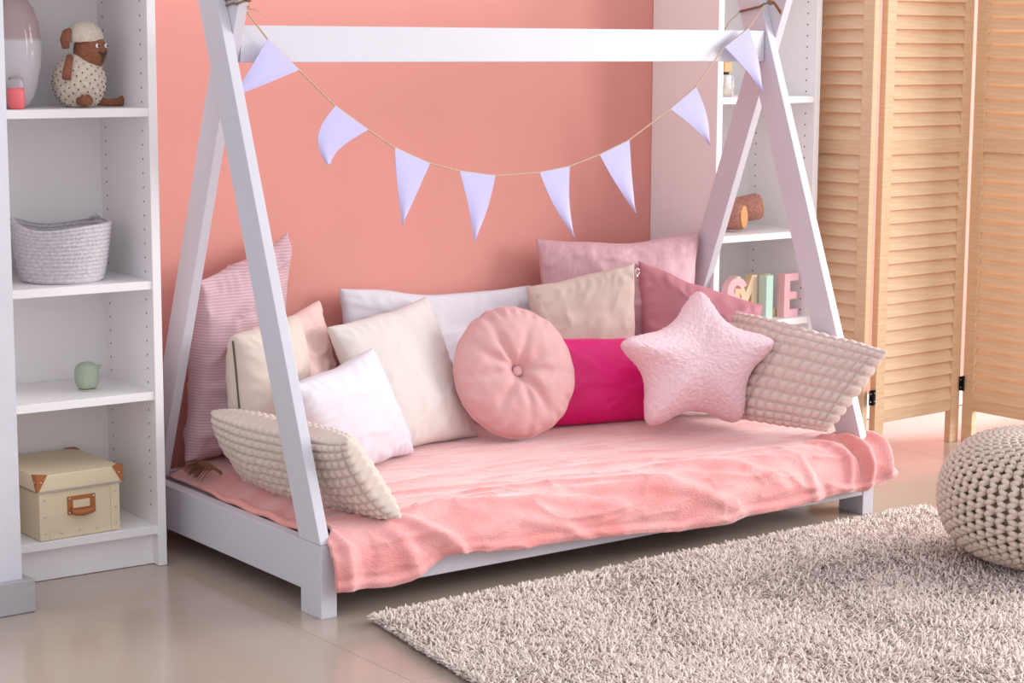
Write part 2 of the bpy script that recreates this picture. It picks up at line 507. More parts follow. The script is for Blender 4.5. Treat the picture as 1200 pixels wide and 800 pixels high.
M_mauve = mat('mauve_linen', srgb(216, 184, 190), .85, sheen=.25, col2=srgb(198, 162, 170), vscale=44, kind='wave', bump=.2, bscale=300)
M_mauve2 = mat('mauve_satin_weave', srgb(218, 176, 182), .5, sheen=.4, col2=srgb(206, 160, 168), vscale=120, stretch=(1, 1, .1), bump=.2, bscale=300)
M_beige = mat('beige_linen', srgb(222, 205, 194), .9, sheen=.15, var=.05, vscale=30, bump=.35, bscale=350)
M_beige2 = mat('sand_linen', srgb(216, 194, 182), .9, sheen=.15, var=.06, vscale=30, bump=.35, bscale=350)
M_pinkv = mat('pale_pink_velvet', srgb(236, 200, 194), .75, sheen=.5, var=.06, vscale=12)
M_whitec = mat('white_cotton', srgb(222, 218, 226), .85, var=.015, vscale=15, bump=.1, bscale=300)
M_cream = mat('cream_cotton', srgb(225, 217, 212), .9, sheen=.2, var=.02, vscale=20, bump=.25, bscale=350)
M_round = mat('dusty_pink_wool', srgb(226, 178, 177), .9, sheen=.3, var=.05, vscale=60, bump=.4, bscale=400)
M_mag = mat('magenta_satin', srgb(226, 20, 122), .45, sheen=.2)
M_rose = mat('rose_velvet', srgb(196, 126, 138), .6, sheen=.6, var=.15, vscale=7)
M_star = mat('pink_plush', srgb(246, 214, 221), .9, sheen=.7, stint=(1, .93, .96), var=.03, vscale=80, bump=.3, bscale=260, bdist=.004)
M_waf = mat('waffle_plush', srgb(224, 206, 196), .9, sheen=.4, var=.04, vscale=60)
M_waf2 = mat('waffle_plush_warm', srgb(224, 202, 194), .9, sheen=.4, var=.04, vscale=60)

pillow('pillow', [(.109, .735, .640), (.432, .87, .732), (.34, .79, .19), (.075, .76, .19)], .065, M_mauve,
       'large mauve striped pillow standing in the corner behind the beige zipped pillow', wr=.022, rid=1.2, seed=1, pinch=.07, wscale=5)
p = pillow('pillow', [(.100, .56, .530), (.344, .68, .546), (.326, .642, .19), (.105, .52, .185)], .075, M_beige,
       'beige linen pillow with a dark zip along its side and a brown tassel', wr=.010, seed=2, pinch=.03, q=.42)
beige_left = p
z = MB(); zp = []
for k in range(21):
    v = -0.92 + 1.84 * k / 20
    a_ = -1 * (1 - .03 * (1 - v * v)); uu = (a_ + 1) / 2; vv = (v + 1) / 2
    TLc, TRc, BRc, BLc = [np.array(c) for c in ((.100, .56, .530), (.344, .68, .546), (.326, .642, .19), (.105, .52, .185))]
    q_ = BLc * (1 - uu) * (1 - vv) + BRc * uu * (1 - vv) + TRc * uu * vv + TLc * (1 - uu) * vv
    zp.append(tuple(q_))
z.tube(zp, .0022, 6)
z.build('zip', mat('zip_tape', srgb(92, 78, 74), .6), p)
tz = MB()
for k in range(34):
    a0 = Vector((.088, .60, .196)); sp = random.uniform(-1, 1)
    e = Vector((.050 + random.uniform(-.004, .012), .71 + .06 * sp + random.uniform(-.02, .02), .176 + random.uniform(0, .01)))
    pts = []
    for i in range(6):
        t = i / 5
        pp = a0.lerp(e, t) + Vector((0, 0, .022 * math.sin(t * math.pi) + .004 * sp))
        pts.append(pp)
    tz.tube(pts, [.0016, .0016, .0015, .0013, .001, .0005], 4)
tz.build('tassel', mat('tassel_jute', srgb(122, 84, 58), .8), p)['label'] = 'brown frayed tassel'

pillow('pillow', [(.219, .685, .523), (.462, .775, .563), (.52, .74, .20), (.26, .64, .20)], .05, M_pinkv,
       'pale pink velvet pillow between the beige zipped pillow and the cream pillow', wr=.014, seed=3, wscale=7)
pillow('pillow', [(.578, .86, .577), (1.187, .86, .540), (1.204, .80, .19), (.553, .80, .19)], .05, M_whitec,
       'long white pillow leaning on the coral wall behind the cream pillow', wr=.013, seed=4, pinch=.03, sag=.06, wscale=4)
pillow('pillow', [(.424, .67, .508), (.793, .79, .548), (.855, .635, .19), (.500, .56, .19)], .062, M_cream,
       'large plain cream square pillow behind the small white pillow', wr=.006, seed=5, pinch=.05, wscale=5)
pillow('pillow', [(.157, .40, .428), (.464, .53, .472), (.592, .545, .195), (.262, .40, .19)], .055, M_whitec,
       'small plain white pillow in front of the cream pillow', wr=.005, seed=6, pinch=.05)
pillow('pillow', [(1.202, .85, .668), (1.644, .67, .685), (1.576, .61, .20), (1.203, .80, .20)], .06, M_mauve2,
       'mauve shiny-weave pillow at the back beside the bookcase with letters', wr=.018, seed=7, pinch=.05, sag=.05)
pb = pillow('pillow', [(1.10, .755, .556), (1.395, .655, .612), (1.36, .60, .19), (1.104, .70, .19)], .05, M_beige2,
       'sand-coloured linen pillow with a ring zip pull above the magenta pillow', wr=.010, seed=8, pinch=.04, wscale=7)
rg = MB()
ring = [(1.381 + .007 * math.cos(k * math.pi / 6), .628, .588 + .009 * math.sin(k * math.pi / 6)) for k in range(13)]
rg.tube(ring, .0018, 6)
rg.box((1.379, .627, .570), (1.383, .630, .581))
rg.build('zip_pull', M_steel, pb, True)['label'] = 'small steel ring zip pull'
pillow('pillow', [(1.431, .685, .613), (1.703, .47, .490), (1.60, .43, .20), (1.395, .62, .20)], .055, M_rose,
       'dark rose velvet pillow behind the pink star cushion', wr=.011, seed=9, pinch=.05)
pillow('pillow', [(1.065, .665, .425), (1.474, .56, .410), (1.438, .53, .19), (1.05, .635, .19)], .065, M_mag,
       'magenta satin lumbar pillow between the round cushion and the star cushion', wr=.007, seed=10, pinch=.02, wscale=5, edge=.002, q=.42)
pillow('pillow', [(.062, .60, .350), (.066, .005, .378), (.195, -.002, .195), (.150, .575, .185)], .058, M_waf,
       'ivory waffle-textured lumbar pillow leaning on the teepee leg near the bookcase with the basket', wr=.004, seed=11, pinch=.04, cells=(24, 12), cell_h=.0105, q=.42, edge=0)
pillow('pillow', [(1.578, .44, .488), (1.592, -.10, .444), (1.50, .012, .232), (1.485, .53, .21)], .048, M_waf2,
       'beige waffle-textured lumbar pillow leaning on the teepee leg near the folding screen', wr=.004, seed=12, pinch=.03, cells=(19, 11), cell_h=.0105, q=.42, edge=0)

# round cushion
def round_cushion():
    c = np.array((.908, .550, .366)); Uv = np.array((.151, -.055, -.018)); Vv = np.array((.026, .045, .165))
    n = np.cross(Uv, Vv); n /= np.linalg.norm(n)
    NT, NR = 180, 44
    scal = lambda t: .030 * noise.noise(Vector((math.cos(t) * 5, math.sin(t) * 5, 2.2))) + .003 * math.sin(t * 19 + 2 * math.sin(3 * t))
    th = np.arange(NT) * 2 * math.pi / NT
    rr = np.linspace(0, 1, NR) ** .8
    V = []; 
    folds = [(i * 2 * math.pi / 9 + random.uniform(-.16, .16), random.uniform(.5, 1.0)) for i in range(9)]
    for side in (1, -1):
        for r in rr:
            for t in th:
                R = 1 + scal(t) * r ** 6 + .012 * math.sin(t * 2 + .6)
                h = .068 * (1 - r ** 3.0) ** .5 * (1 - .58 * math.exp(-(r / .17) ** 2))
                g = 0
                for a, s_ in folds:
                    d = (t - a + .25 * (r - .5) * s_ + math.pi) % (2 * math.pi) - math.pi
                    w_ = .10 / max(r + .12, .2)
                    g += s_ * math.exp(-(d / w_) ** 2)
                h -= .018 * g * math.exp(-((r - .32) / .40) ** 2) * (1 if r > .04 else 0)
                h += .013 * noise.noise(Vector((math.cos(t) * 7, math.sin(t) * 7, 4.4))) * math.exp(-((r - .92) / .08) ** 2)
                h += .005 * fbm(r * math.cos(t) * 3, r * math.sin(t) * 3, 5.0, 2) * (1 - r ** 4)
                V.append(c + (Uv * math.cos(t) + Vv * math.sin(t)) * r * R * .985 + n * h * side)
    F = []
    for sd in range(2):
        o = sd * NT * NR
        for i in range(NR - 1):
            for j in range(NT):
                k = (j + 1) % NT
                q = (o + i * NT + j, o + (i + 1) * NT + j, o + (i + 1) * NT + k, o + i * NT + k)
                F.append(q if sd == 0 else q[::-1])
    o = np_obj('round_cushion', V, F, M_round)
    tag(o, 'round dusty pink tufted cushion with a centre button', 'cushion', 'pillows heaped on the bed')
    bc = c + n * .030
    b = MB(); rot = Vector((0, 0, 1)).rotation_difference(Vector(n)).to_matrix()
    b.ell(tuple(bc), (.0135, .0135, .006), 20, 10, rot=rot)
    b.build('button', M_round, o, True)
    # piping
    pts = [tuple(c + (Uv * math.cos(t) + Vv * math.sin(t)) * (1 + scal(t) + .012 * math.sin(t * 2 + .6)) * .987) for t in np.linspace(0, 2 * math.pi, 121)]
    MB().tube(pts, .0022, 6, cap=False).build('seam_piping', M_round, o, True)
round_cushion()

# star cushion
def star_cushion():
    tips = [(1.417, .42, .568), (1.525, .22, .437), (1.461, .29, .205), (1.218, .39, .205), (1.139, .42, .443)]
    inn = [(1.414, .31, .467), (1.447, .27, .349), (1.348, .35, .268), (1.241, .41, .350), (1.31, .40, .458)]
    tips = [np.array(t) for t in tips]; inn = [np.array(t) for t in inn]
    c = sum(tips + inn) / 10
    X = tips[1] - tips[4]; X /= np.linalg.norm(X)
    Z = tips[0] - (tips[2] + tips[3]) / 2; Z -= X * (Z @ X); Z /= np.linalg.norm(Z)
    n = np.cross(X, Z)
    pts = []
    for k in range(5):
        t = tips[k]; a, b = inn[k - 1], inn[k]
        e = t + (t - c) * .06
        pts += [e + (a - t) * .25, e + (b - t) * .25, inn[k] + (c - inn[k]) * -.03]
    P = np.array(pts)
    for _ in range(5):
        Q = np.roll(P, -1, axis=0)
        P = np.stack([.75 * P + .25 * Q, .25 * P + .75 * Q], 1).reshape(-1, 3)
    NT = len(P); NR = 74
    P2 = np.stack([(P - c) @ X, (P - c) @ Z], -1)
    def dist(pt):
        A = P2; B = np.roll(P2, -1, axis=0); AB = B - A
        u = np.clip(((pt - A) * AB).sum(1) / (AB * AB).sum(1), 0, 1)
        return np.min(np.linalg.norm(A + AB * u[:, None] - pt, axis=1))
    V = []; H = []
    rr = 1 - (1 - np.linspace(0, 1, NR)) ** 1.6
    base = []
    for r in rr:
        for k in range(NT):
            w3 = P[k] - c; nr = w3 @ n
            p3 = c + (w3 - n * nr) * r + n * nr * r * r * (2 - r)
            d = dist(P2[k] * r) if r < 1 else 0
            s_ = min(d / .085, 1)
            h = .066 * math.sqrt(max(1 - (1 - s_) ** 2, 0))
            h += .004 * fbm(p3[0] * 9, p3[1] * 9, p3[2] * 9, 2) * s_
            base.append(p3); H.append(h)
    base = np.array(base); Hg = np.array(H).reshape(NR, NT); w0 = Hg[-1].copy()
    for it in range(260):
        G = Hg.copy()
        wth = 0.5
        Hg = (1 - wth) * G + wth * .5 * (np.roll(G, 1, 1) + np.roll(G, -1, 1)) if it % 2 else G
        K2 = Hg.copy()
        K2[1:-1] = .5 * Hg[1:-1] + .25 * (Hg[:-2] + Hg[2:])
        K2[0] = Hg[1].mean(); K2[1] = .5 * Hg[1] + .5 * Hg[1].mean()
        K2[-8:] = G[-8:] if False else K2[-8:]
        K2[-1] = 0
        wgt_ = np.clip((1 - rr) / .16, 0, 1)[:, None]
        Hg = K2 * wgt_ + G * (1 - wgt_)
    H = Hg.reshape(-1)[:, None]
    V = np.concatenate([base + n * -H * -1 * (1 if n[1] < 0 else -1), base - n * -H * -1 * (1 if n[1] < 0 else -1)])
    F = []
    for sd in range(2):
        o = sd * NT * NR
        for i in range(NR - 1):
            for j in range(NT):
                k = (j + 1) % NT
                q = (o + i * NT + j, o + i * NT + k, o + (i + 1) * NT + k, o + (i + 1) * NT + j)
                F.append(q if sd else q[::-1])
    o = np_obj('star_cushion', V, F, M_star)
    import bmesh
    bm = bmesh.new(); bm.from_mesh(o.data); bmesh.ops.remove_doubles(bm, verts=bm.verts, dist=1e-5)
    bmesh.ops.recalc_face_normals(bm, faces=bm.faces)
    bm.to_mesh(o.data); bm.free()
    o.data.update()
    tag(o, 'fluffy light pink star-shaped cushion', 'cushion', 'pillows heaped on the bed')
    # curly plush relief
    me = o.data
    vc = [v.co.copy() for v in me.vertices]; vn = [v.normal.copy() for v in me.vertices]
    for k, v in enumerate(me.vertices):
        p_ = vc[k]
        f_ = noise.noise(p_ * 95) * .0016 + (1 - abs(noise.noise(p_ * 150 + Vector((3, 1, 7))))) ** 3 * .0022
        v.co = p_ + vn[k] * f_
    me.update()
star_cushion()

# ------------------------------------------------------------------ bunting garland
M_flag = mat('lilac_felt', srgb(196, 190, 232), .85, sheen=.2, var=.03, vscale=60, bump=.2, bscale=400)
M_twine = mat('jute_twine', srgb(206, 178, 150), .9, var=.2, vscale=200)
M_twine2 = mat('jute_twine_dark', srgb(150, 112, 84), .9, var=.2, vscale=200)
gar = thing('bunting_garland', 'lilac pennant bunting on jute twine tied between the teepee legs', 'garland', (0, 0, 0))
FL = [((.105, 1.210), (.184, 1.142), (.008, 1.083), 0, 0), ((.277, 1.061), (.365, 1.005), (.250, .929), .030, .5), ((.437, .962), (.535, .923), (.450, .783), .004, .12),
      ((.620, .902), (.725, .887), (.658, .731), -.004, .1), ((.859, .890), (.952, .902), (.960, .727), .012, .06), ((1.047, .928), (1.143, .962), (1.155, .778), .008, .1),
      ((1.278, 1.038), (1.364, 1.093), (1.403, .943), -.008, .1), ((1.461, 1.195), (1.545, 1.245), (1.588, 1.076), -.005, .02)]
gy = .385
for (a, b, t, bow, rnd) in FL:
    A, B, T_ = [np.array(q) for q in (a, b, t)]
    n1 = 14; n2 = 8
    m = MB(); v = []; f = []
    ax = (B - A) / np.linalg.norm(B - A)
    curl = random.uniform(-.02, .02)
    for i in range(n1 + 1):
        k = i / n1
        for j in range(n2 + 1):
            s_ = j / n2
            wdt = (1 - k) + rnd * .9 * k * (1 - k) * (1.0 if rnd < .3 else 1.6)
            if rnd >= .5: wdt = max(1 - k, 0) ** .5 * (1 - .25 * k)
            top = A + (B - A) * s_
            q = A * (1 - s_) + B * s_
            mid = (A + B) / 2
            cpos = mid + (T_ - mid) * k
            xz = cpos + (B - A) * (s_ - .5) * wdt + np.array((-1, 0)) * bow * math.sin(k * math.pi)
            yy = gy - .003 - .010 * math.sin(k * 2.2) * (1 + curl * 20) - .006 * math.sin(s_ * 3.1) * k
            v.append((xz[0], yy, xz[1]))
    for i in range(n1):
        for j in range(n2):
            o_ = i * (n2 + 1) + j
            f.append((o_, o_ + n2 + 1, o_ + n2 + 2, o_ + 1))
    m.add(v, f)
    o = m.build('pennant', M_flag, gar)
    sm = o.modifiers.new('t', 'SOLIDIFY'); sm.thickness = .0014
line = [(.047, 1.277)]
for (a, b, t, bow, rnd) in FL: line += [a, b]
line += [(1.602, 1.307)]
pts = []
for k in range(len(line) - 1):
    for s_ in (0, .33, .66): pts.append((line[k][0] + (line[k + 1][0] - line[k][0]) * s_, gy - .0005, line[k][1] + (line[k + 1][1] - line[k][1]) * s_))
pts.append((line[-1][0], gy, line[-1][1]))
MB().tube(pts, .0019, 6).build('twine', M_twine, gar, True)
# wraps on the raised leg end
for w_ in range(3):
    zc = 1.284 + .006 * w_
    yr0, yr1 = D_ - SLB * (zc - HP) - WB - .003, D_ - SLB * (zc - HP) + .003
    xl, xr_ = LT - .003, LT * 2 + .0035
    loop = [(xl, yr0), (xr_, yr0), (xr_, yr1), (xl, yr1), (xl, yr0)]
    ring = []
    for k in range(4):
        for s_ in (0, .25, .5, .75):
            ring.append((loop[k][0] + (loop[k + 1][0] - loop[k][0]) * s_, loop[k][1] + (loop[k + 1][1] - loop[k][1]) * s_, zc + .007 * math.sin(k * 1.7 + s_ * 2 + w_)))
    ring.append(ring[0])
    MB().tube(ring, .0026, 6).build('twine_wrap', M_twine2, gar, True)
MB().tube([(LT * 2 + .003, .365, 1.279), (.050, .384, 1.276)], .0019, 6).build('twine', M_twine, gar, True)
MB().tube([(.05, .384, 1.275), (.075, .38, 1.273), (.10, .378, 1.258)], .0012, 5).build('twine_tail', M_twine, gar, True)
MB().tube([(1.602, .385, 1.307), (1.612, .375, 1.316), (1.616, .36, 1.312)], .0022, 6).build('twine', M_twine2, gar, True)
kn = MB(); kn.tube([(1.610, .372, 1.322), (1.622, .360, 1.30), (1.628, .350, 1.283), (1.624, .346, 1.290), (1.612, .362, 1.315)], .003, 6)
kn.ell((1.610, .372, 1.313), (.009, .007, .008), 10, 8)
kn.build('twine_knot', M_twine2, gar, True)
MB().tube([(1.612, .395, 1.309), (1.618, .42, 1.302), (1.621, .50, 1.290)], .0032, 6).build('twine', M_twine2, gar, True)
MB().tube([(1.621, .50, 1.290), (1.60, .52, 1.262), (1.59, .54, 1.22)], .0013, 5).build('twine_tail', M_twine, gar, True)

# ------------------------------------------------------------------ folding screen
scr = thing('folding_screen', 'pine louvered folding screen with three panels and black hinges', 'screen')
PW, PTH, PHH = .394, .022, 1.66
proto = {}
def screen_panel(p0, ang):
    """p0: hinge-side bottom corner, panel runs along +x local for PW; local -y is the front"""
    fr = MB()
    st = .040
    fr.box((0, 0, 0), (st, PTH, PHH), .0015); fr.box((PW - st, 0, 0), (PW, PTH, PHH), .0015)
    for z0, z1 in ((.098, .138), (.887, .931), (PHH - .05, PHH - .005)):
        fr.box((st, .002, z0), (PW - st, PTH - .002, z1), .001)
    o = fr.build('panel_frame', M_pine, scr) if 'f' not in proto else like(proto['f'], 'panel_frame', scr)
    proto.setdefault('f', o)
    o.location = p0; o.rotation_euler = (0, 0, ang)
    if 's' not in proto:
        hw = .0235; tl = math.radians(20)
        dy, dz = hw * math.sin(tl), hw * math.cos(tl)
        th = .0032
        m = MB().hexa([(st, -dy - th + .011, -dz), (PW - st, -dy - th + .011, -dz), (PW - st, -dy + th + .011, -dz), (st, -dy + th + .011, -dz),
                       (st, dy - th + .011, dz), (PW - st, dy - th + .011, dz), (PW - st, dy + th + .011, dz), (st, dy + th + .011, dz)])
        s_ = m.build('slat', M_slat, o); proto['s'] = s_; first = True
    else: first = False
    pitch = .0392
    for z0, z1 in ((.138, .887), (.931, PHH - .05)):
        n = int((z1 - z0) / pitch)
        pp = (z1 - z0) / n
        for k in range(n):
            z = z0 + pp * (k + .5)
            rx = math.radians(random.choice([0, 0, 0, 0, 1, -1, 2, -2, 3]))
            if first: proto['s'].location = (0, 0, z); first = False
            else: like(proto['s'], 'slat', o, (0, 0, z), (rx, 0, 0))
H1 = Vector((2.165, .487, 0)); H2 = Vector((2.568, .508, 0))
a2 = math.atan2(H2.y - H1.y, H2.x - H1.x)
screen_panel((H1.x + .017, H1.y, 0), a2)
a1 = math.radians(-85.0)
dv = Vector((math.cos(a1), math.sin(a1), 0)) * PW
screen_panel((H1.x - .024 - dv.x, H1.y + .012 - dv.y, 0), a1)
a3 = math.radians(-88.9)
screen_panel((H2.x + .016, H2.y - .004, 0), a3)
for hx, hy in ((H1.x + .0, H1.y - .002), (H2.x + .010, H2.y - .006)):
    for z in (.18, 1.50):
        h = MB(); h.box((hx - .012, hy - .002, z - .022), (hx + .014, hy + .001, z + .022), .0005)
        h.tube([(hx, hy - .004, z - .023), (hx, hy - .004, z + .023)], .0042, 8)
        h.build('hinge', M_black, scr)
        s_ = MB()
        for sx in (-.008, .009):
            for sz in (-.012, .012): s_.ell((hx + sx, hy - .003, z + sz), (.0022, .0015, .0022), 8, 6)
        s_.build('hinge_screws', M_steel, scr, True)

# ------------------------------------------------------------------ rug
M_rug = mat('rug_yarn', srgb(246, 231, 223), .95, sheen=.3, col2=srgb(235, 217, 208), vscale=70)
rug = thing('shag_rug', 'beige shag rug in front of the bed', 'rug', (0, 0, 0))
rc = [np.array(p) for p in ((.076, -.086), (1.770, -.074), (1.700, -1.45), (-.115, -1.45))]
mb = MB()
rcc = sum(rc) / 4
ri = [p + (rcc - p) * .012 for p in rc]
mb.hexa([(p[0], p[1], .0005) for p in ri[::-1]] + [(p[0], p[1], .007) for p in ri[::-1]])
mb.build('backing', mat('rug_backing', srgb(214, 196, 186), .95), rug)
K = 92000
uv = rng.random((K, 2))
ne = 2600
e1 = np.stack([rng.random(ne), rng.random(ne) * .008], 1); e2 = np.stack([rng.random(ne) * .006, rng.random(ne)], 1)
e3 = np.stack([1 - rng.random(ne) * .006, rng.random(ne)], 1)
uv = np.concatenate([uv, e1, e2, e3]); K = len(uv)
u, v = uv[:, :1], uv[:, 1:]
base = rc[0] * (1 - u) * (1 - v) + rc[1] * u * (1 - v) + rc[2] * u * v + rc[3] * (1 - u) * v
base = np.concatenate([base, np.full((K, 1), .004)], 1)
lean = rng.normal(0, .55, (K, 2)); lean += np.array((.10, -.22))
patch = np.array([noise.noise(Vector((b[0] * 5, b[1] * 5, 0))) for b in base])
patch2 = np.array([noise.noise(Vector((b[0] * 5, b[1] * 5, 7.3))) for b in base])
lean[:, 0] += patch * .9; lean[:, 1] += patch2 * .9
# the outermost tufts splay outwards
lean[:, 1] += (uv[:, 1] < .012) * .55; lean[:, 0] -= (uv[:, 0] < .008) * .6; lean[:, 0] += (uv[:, 0] > .992) * .6
ln = rng.uniform(.013, .023, (K, 1))
d1 = np.concatenate([lean * .6, np.ones((K, 1))], 1); d1 /= np.linalg.norm(d1, axis=1)[:, None]
d2 = np.concatenate([lean * 1.7, np.full((K, 1), .65)], 1); d2 /= np.linalg.norm(d2, axis=1)[:, None]
p1 = base + d1 * ln * .55; p2 = p1 + d2 * ln * .55
rad = rng.uniform(.0020, .0030, (K, 1))
ph = rng.random(K) * 6.28
rings = []
for pc, rs in ((base, .8), (p1, 1.15), (p2, .8)):
    for k in range(3):
        a = ph + k * 2.0944
        off = np.stack([np.cos(a), np.sin(a), np.zeros(K)], 1) * rad * rs
        if pc is p2: off[:, 2] += np.cos(a + 1) * rad[:, 0] * .6
        rings.append(pc + off)
tip = p2 + d2 * rad * 1.2
VV = np.stack(rings + [tip], 1)   # K,10,3
o0 = (np.arange(K) * 10)[:, None]
tris = []
for lv in (0, 3):
    for k in range(3):
        a, b = lv + k, lv + (k + 1) % 3
        tris += [[a, b, b + 3], [a, b + 3, a + 3]]
for k in range(3): tris.append([6 + k, 6 + (k + 1) % 3, 9])
Ft = (o0[:, :, None] + np.array(tris)[None]).reshape(-1, 3)
np_obj('pile', VV.reshape(-1, 3), Ft, M_rug, rug, True, 'stuff')

# ------------------------------------------------------------------ knitted pouf
M_knit = mat('knit_cord', srgb(222, 204, 190), .9, sheen=.2, var=.06, vscale=90, bump=.3, bscale=300)
PC = Vector((1.585, -.628, .022)); PA, PCZ = .252, .150
pouf = thing('knitted_pouf', 'round beige chunky-knit pouf standing on the shag rug', 'pouf', PC)
prof = []
def pr(t, off=0.0):   # t -1..1 from bottom to top
    zz = PCZ * math.copysign(abs(math.sin(t * math.pi / 2)) ** .9, t)
    r = (PA) * max(math.cos(t * math.pi / 2), 0.0) ** .62
    return (r + off, PCZ + zz)
core = MB().lathe([(max(pr(t, -.012)[0], .001), max(pr(t)[1] * .965 + .004, .004)) for t in np.linspace(-1, 1, 33)], seg=48)
core.build('cushion_core', mat('knit_core', srgb(176, 156, 142), .95), pouf, True)
kn = MB(); NC = 58
ts = np.linspace(-.93, .985, 400)
arc = [pr(t) for t in ts]
cum = [0]
for k in range(1, len(arc)): cum.append(cum[-1] + math.hypot(arc[k][0] - arc[k - 1][0], arc[k][1] - arc[k - 1][1]))
tot = cum[-1]; per = .025; npt = int(tot / per * 6)
for c_ in range(NC):
    th0 = 2 * math.pi * c_ / NC
    pts = []; rd = []
    for i in range(npt):
        s_ = tot * i / (npt - 1)
        t = float(np.interp(s_, cum, ts))
        r, zz = pr(t)
        k = s_ / per * 2 * math.pi + (math.pi if c_ % 2 else 0)
        wloc = 2 * math.pi * max(r, .02) / NC
        dth = .34 * (2 * math.pi / NC) * math.sin(k)
        rr_ = r + .0055 * math.cos(2 * k + .6) - .001
        pts.append((rr_ * math.cos(th0 + dth), rr_ * math.sin(th0 + dth), max(zz, .006) + .0))
        rd.append(min(.0074, .36 * wloc))
    kn.tube(pts, rd, 6)
kn.build('knit_cover', M_knit, pouf, True, kind='stuff')

# ------------------------------------------------------------------ things on the bookcase beside the pillar
S1, S2, S3, S4 = 1.0556, .6656, .4106, .0961
# vase
def glass(name, c1, c2=None, zs=None, rough=.05, trans=.85):
    m = mat(name, c1, rough, spec=.5)
    b = m.node_tree.nodes['Principled BSDF']; b.inputs['Transmission Weight'].default_value = trans; b.inputs['IOR'].default_value = 1.3
    if c2:
        N = m.node_tree.nodes; L = m.node_tree.links
        tc = N.new('ShaderNodeTexCoord'); sp = N.new('ShaderNodeSeparateXYZ'); L.new(tc.outputs['Object'], sp.inputs[0])
        mr = N.new('ShaderNodeMapRange'); mr.inputs['From Min'].default_value = zs - .004; mr.inputs['From Max'].default_value = zs + .004
        L.new(sp.outputs['Z'], mr.inputs['Value'])
        mx = N.new('ShaderNodeMix'); mx.data_type = 'RGBA'
        mx.inputs['A'].default_value = tuple(c1) + (1,); mx.inputs['B'].default_value = tuple(c2) + (1,)
        L.new(mr.outputs[0], mx.inputs['Factor']); L.new(mx.outputs['Result'], b.inputs['Base Color'])
    return m
outer = [(.028, 0), (.040, .002), (.055, .02), (.066, .05), (.0735, .09), (.076, .125), (.075, .155), (.070, .19), (.060, .22), (.045, .243), (.030, .255), (.022, .262), (.021, .285), (.026, .295)]
inner = [(max(r - .003, .001), z + (.006 if z < .02 else 0)) for r, z in outer][::-1]
vz = MB().lathe([(.0005, 0)] + outer + inner + [(.0005, .008)], seg=48).build('glass_vase', glass('two_tone_glass', srgb(240, 236, 240), srgb(214, 188, 190), .150, trans=.5), None, True)
vz.location = (-.357, .727, S1)
tag(vz, 'tall bulbous glass vase, mauve above and clear below, on the top shelf', 'vase')
cd = thing('candle_glass', 'small candle glass with coral pink wax beside the bulbous vase', 'candle', (-.370, .650, S1))
MB().lathe([(.0003, .0), (.013, .0), (.0172, .004), (.0188, .018), (.0186, .034), (.0178, .046), (.0003, .047)], seg=32).build('wax', mat('coral_wax', srgb(240, 112, 120), .25), cd, True)
o_ = [(.0179, .0462), (.0165, .058), (.0150, .069)]
MB().lathe(o_ + [(r - .0013, z) for r, z in o_[::-1]], seg=32).build('glass', glass('clear_glass', (.95, .93, .95), trans=.8), cd, True)

# sheep toy
M_wool = mat('crochet_cream', srgb(232, 220, 206), .95, sheen=.2, bump=1.0, bscale=130, bdist=.004, col2=srgb(212, 194, 176), vscale=120)
M_brown = mat('crochet_brown', srgb(160, 104, 78), .95, sheen=.1, bump=1.0, bscale=220, bdist=.003, col2=srgb(138, 84, 60), vscale=160)
sheep = thing('sheep_toy', 'crocheted cream sheep toy with brown face sitting on the top shelf', 'toy', (-.192, .716, S1), math.radians(22))
def knobbly(mb, amp, f):
    for k, p in enumerate(mb.v):
        mb.v[k] = tuple(c + amp * noise.noise(Vector((p[0] * f + i * 9, p[1] * f, p[2] * f))) for i, c in enumerate(p))
    return mb
b = MB().ell((0, 0, .057), (.062, .058, .066), 48, 30, zmin=-.0565); knobbly(b, .002, 110)
b.build('body', M_wool, sheep, True)
b = MB().ell((.012, -.024, .125), (.037, .038, .042), 36, 24); knobbly(b, .0008, 200); b.build('head', M_brown, sheep, True)
b = MB().ell((.008, -.012, .153), (.042, .042, .039), 40, 24, zmin=-.008); knobbly(b, .002, 120); b.build('cap', M_wool, sheep, True)
hl = MB()
for k in range(230):   # dark crochet holes
    t = k * 2.39996; zz = 1 - 2 * (k + .5) / 230
    rr_ = math.sqrt(max(0, 1 - zz * zz))
    p3 = Vector((.0626 * rr_ * math.cos(t), .0586 * rr_ * math.sin(t), .0646 * zz))
    if p3.z < -.05: continue
    hl.ell(tuple(p3 * 1.0 + Vector((0, 0, .056))), (.0019, .0019, .0024), 6, 4)
hl.build('crochet_holes', mat('crochet_gap', srgb(128, 104, 84), .95), sheep, kind='stuff')
for sx in (-1, 1):
    MB().tube([(.008 + sx * .034, .002, .172), (.008 + sx * .048, -.004, .168), (.008 + sx * .056, -.006, .150), (.008 + sx * .055, -.007, .130)], [.007, .010, .012, .008], 12, flat=.6).build('ear', M_brown, sheep, True)
    yo = .03 if sx > 0 else 0
    MB().tube([(sx * .040, -.012 + yo, .112), (sx * .056, -.022 + yo, .096), (sx * .068, -.028 + yo, .076), (sx * .072, -.030 + yo, .064)], [.008, .009, .011, .009], 12).build('arm', M_brown, sheep, True)
    e = MB().ell((.012 + sx * .014, -.0590, .137), (.0050, .003, .0050), 14, 10).build('eye', mat('eye_white', (.85, .85, .85), .2), sheep, True)
    MB().ell((.013 + sx * .014, -.0620, .137), (.0026, .0012, .0028), 12, 8).build('pupil', M_dark, e, True)
MB().tube([(-.030, -.030, .016), (-.042, -.055, .014), (-.046, -.068, .018)], [.011, .011, .0135], 12).build('leg', M_brown, sheep, True)
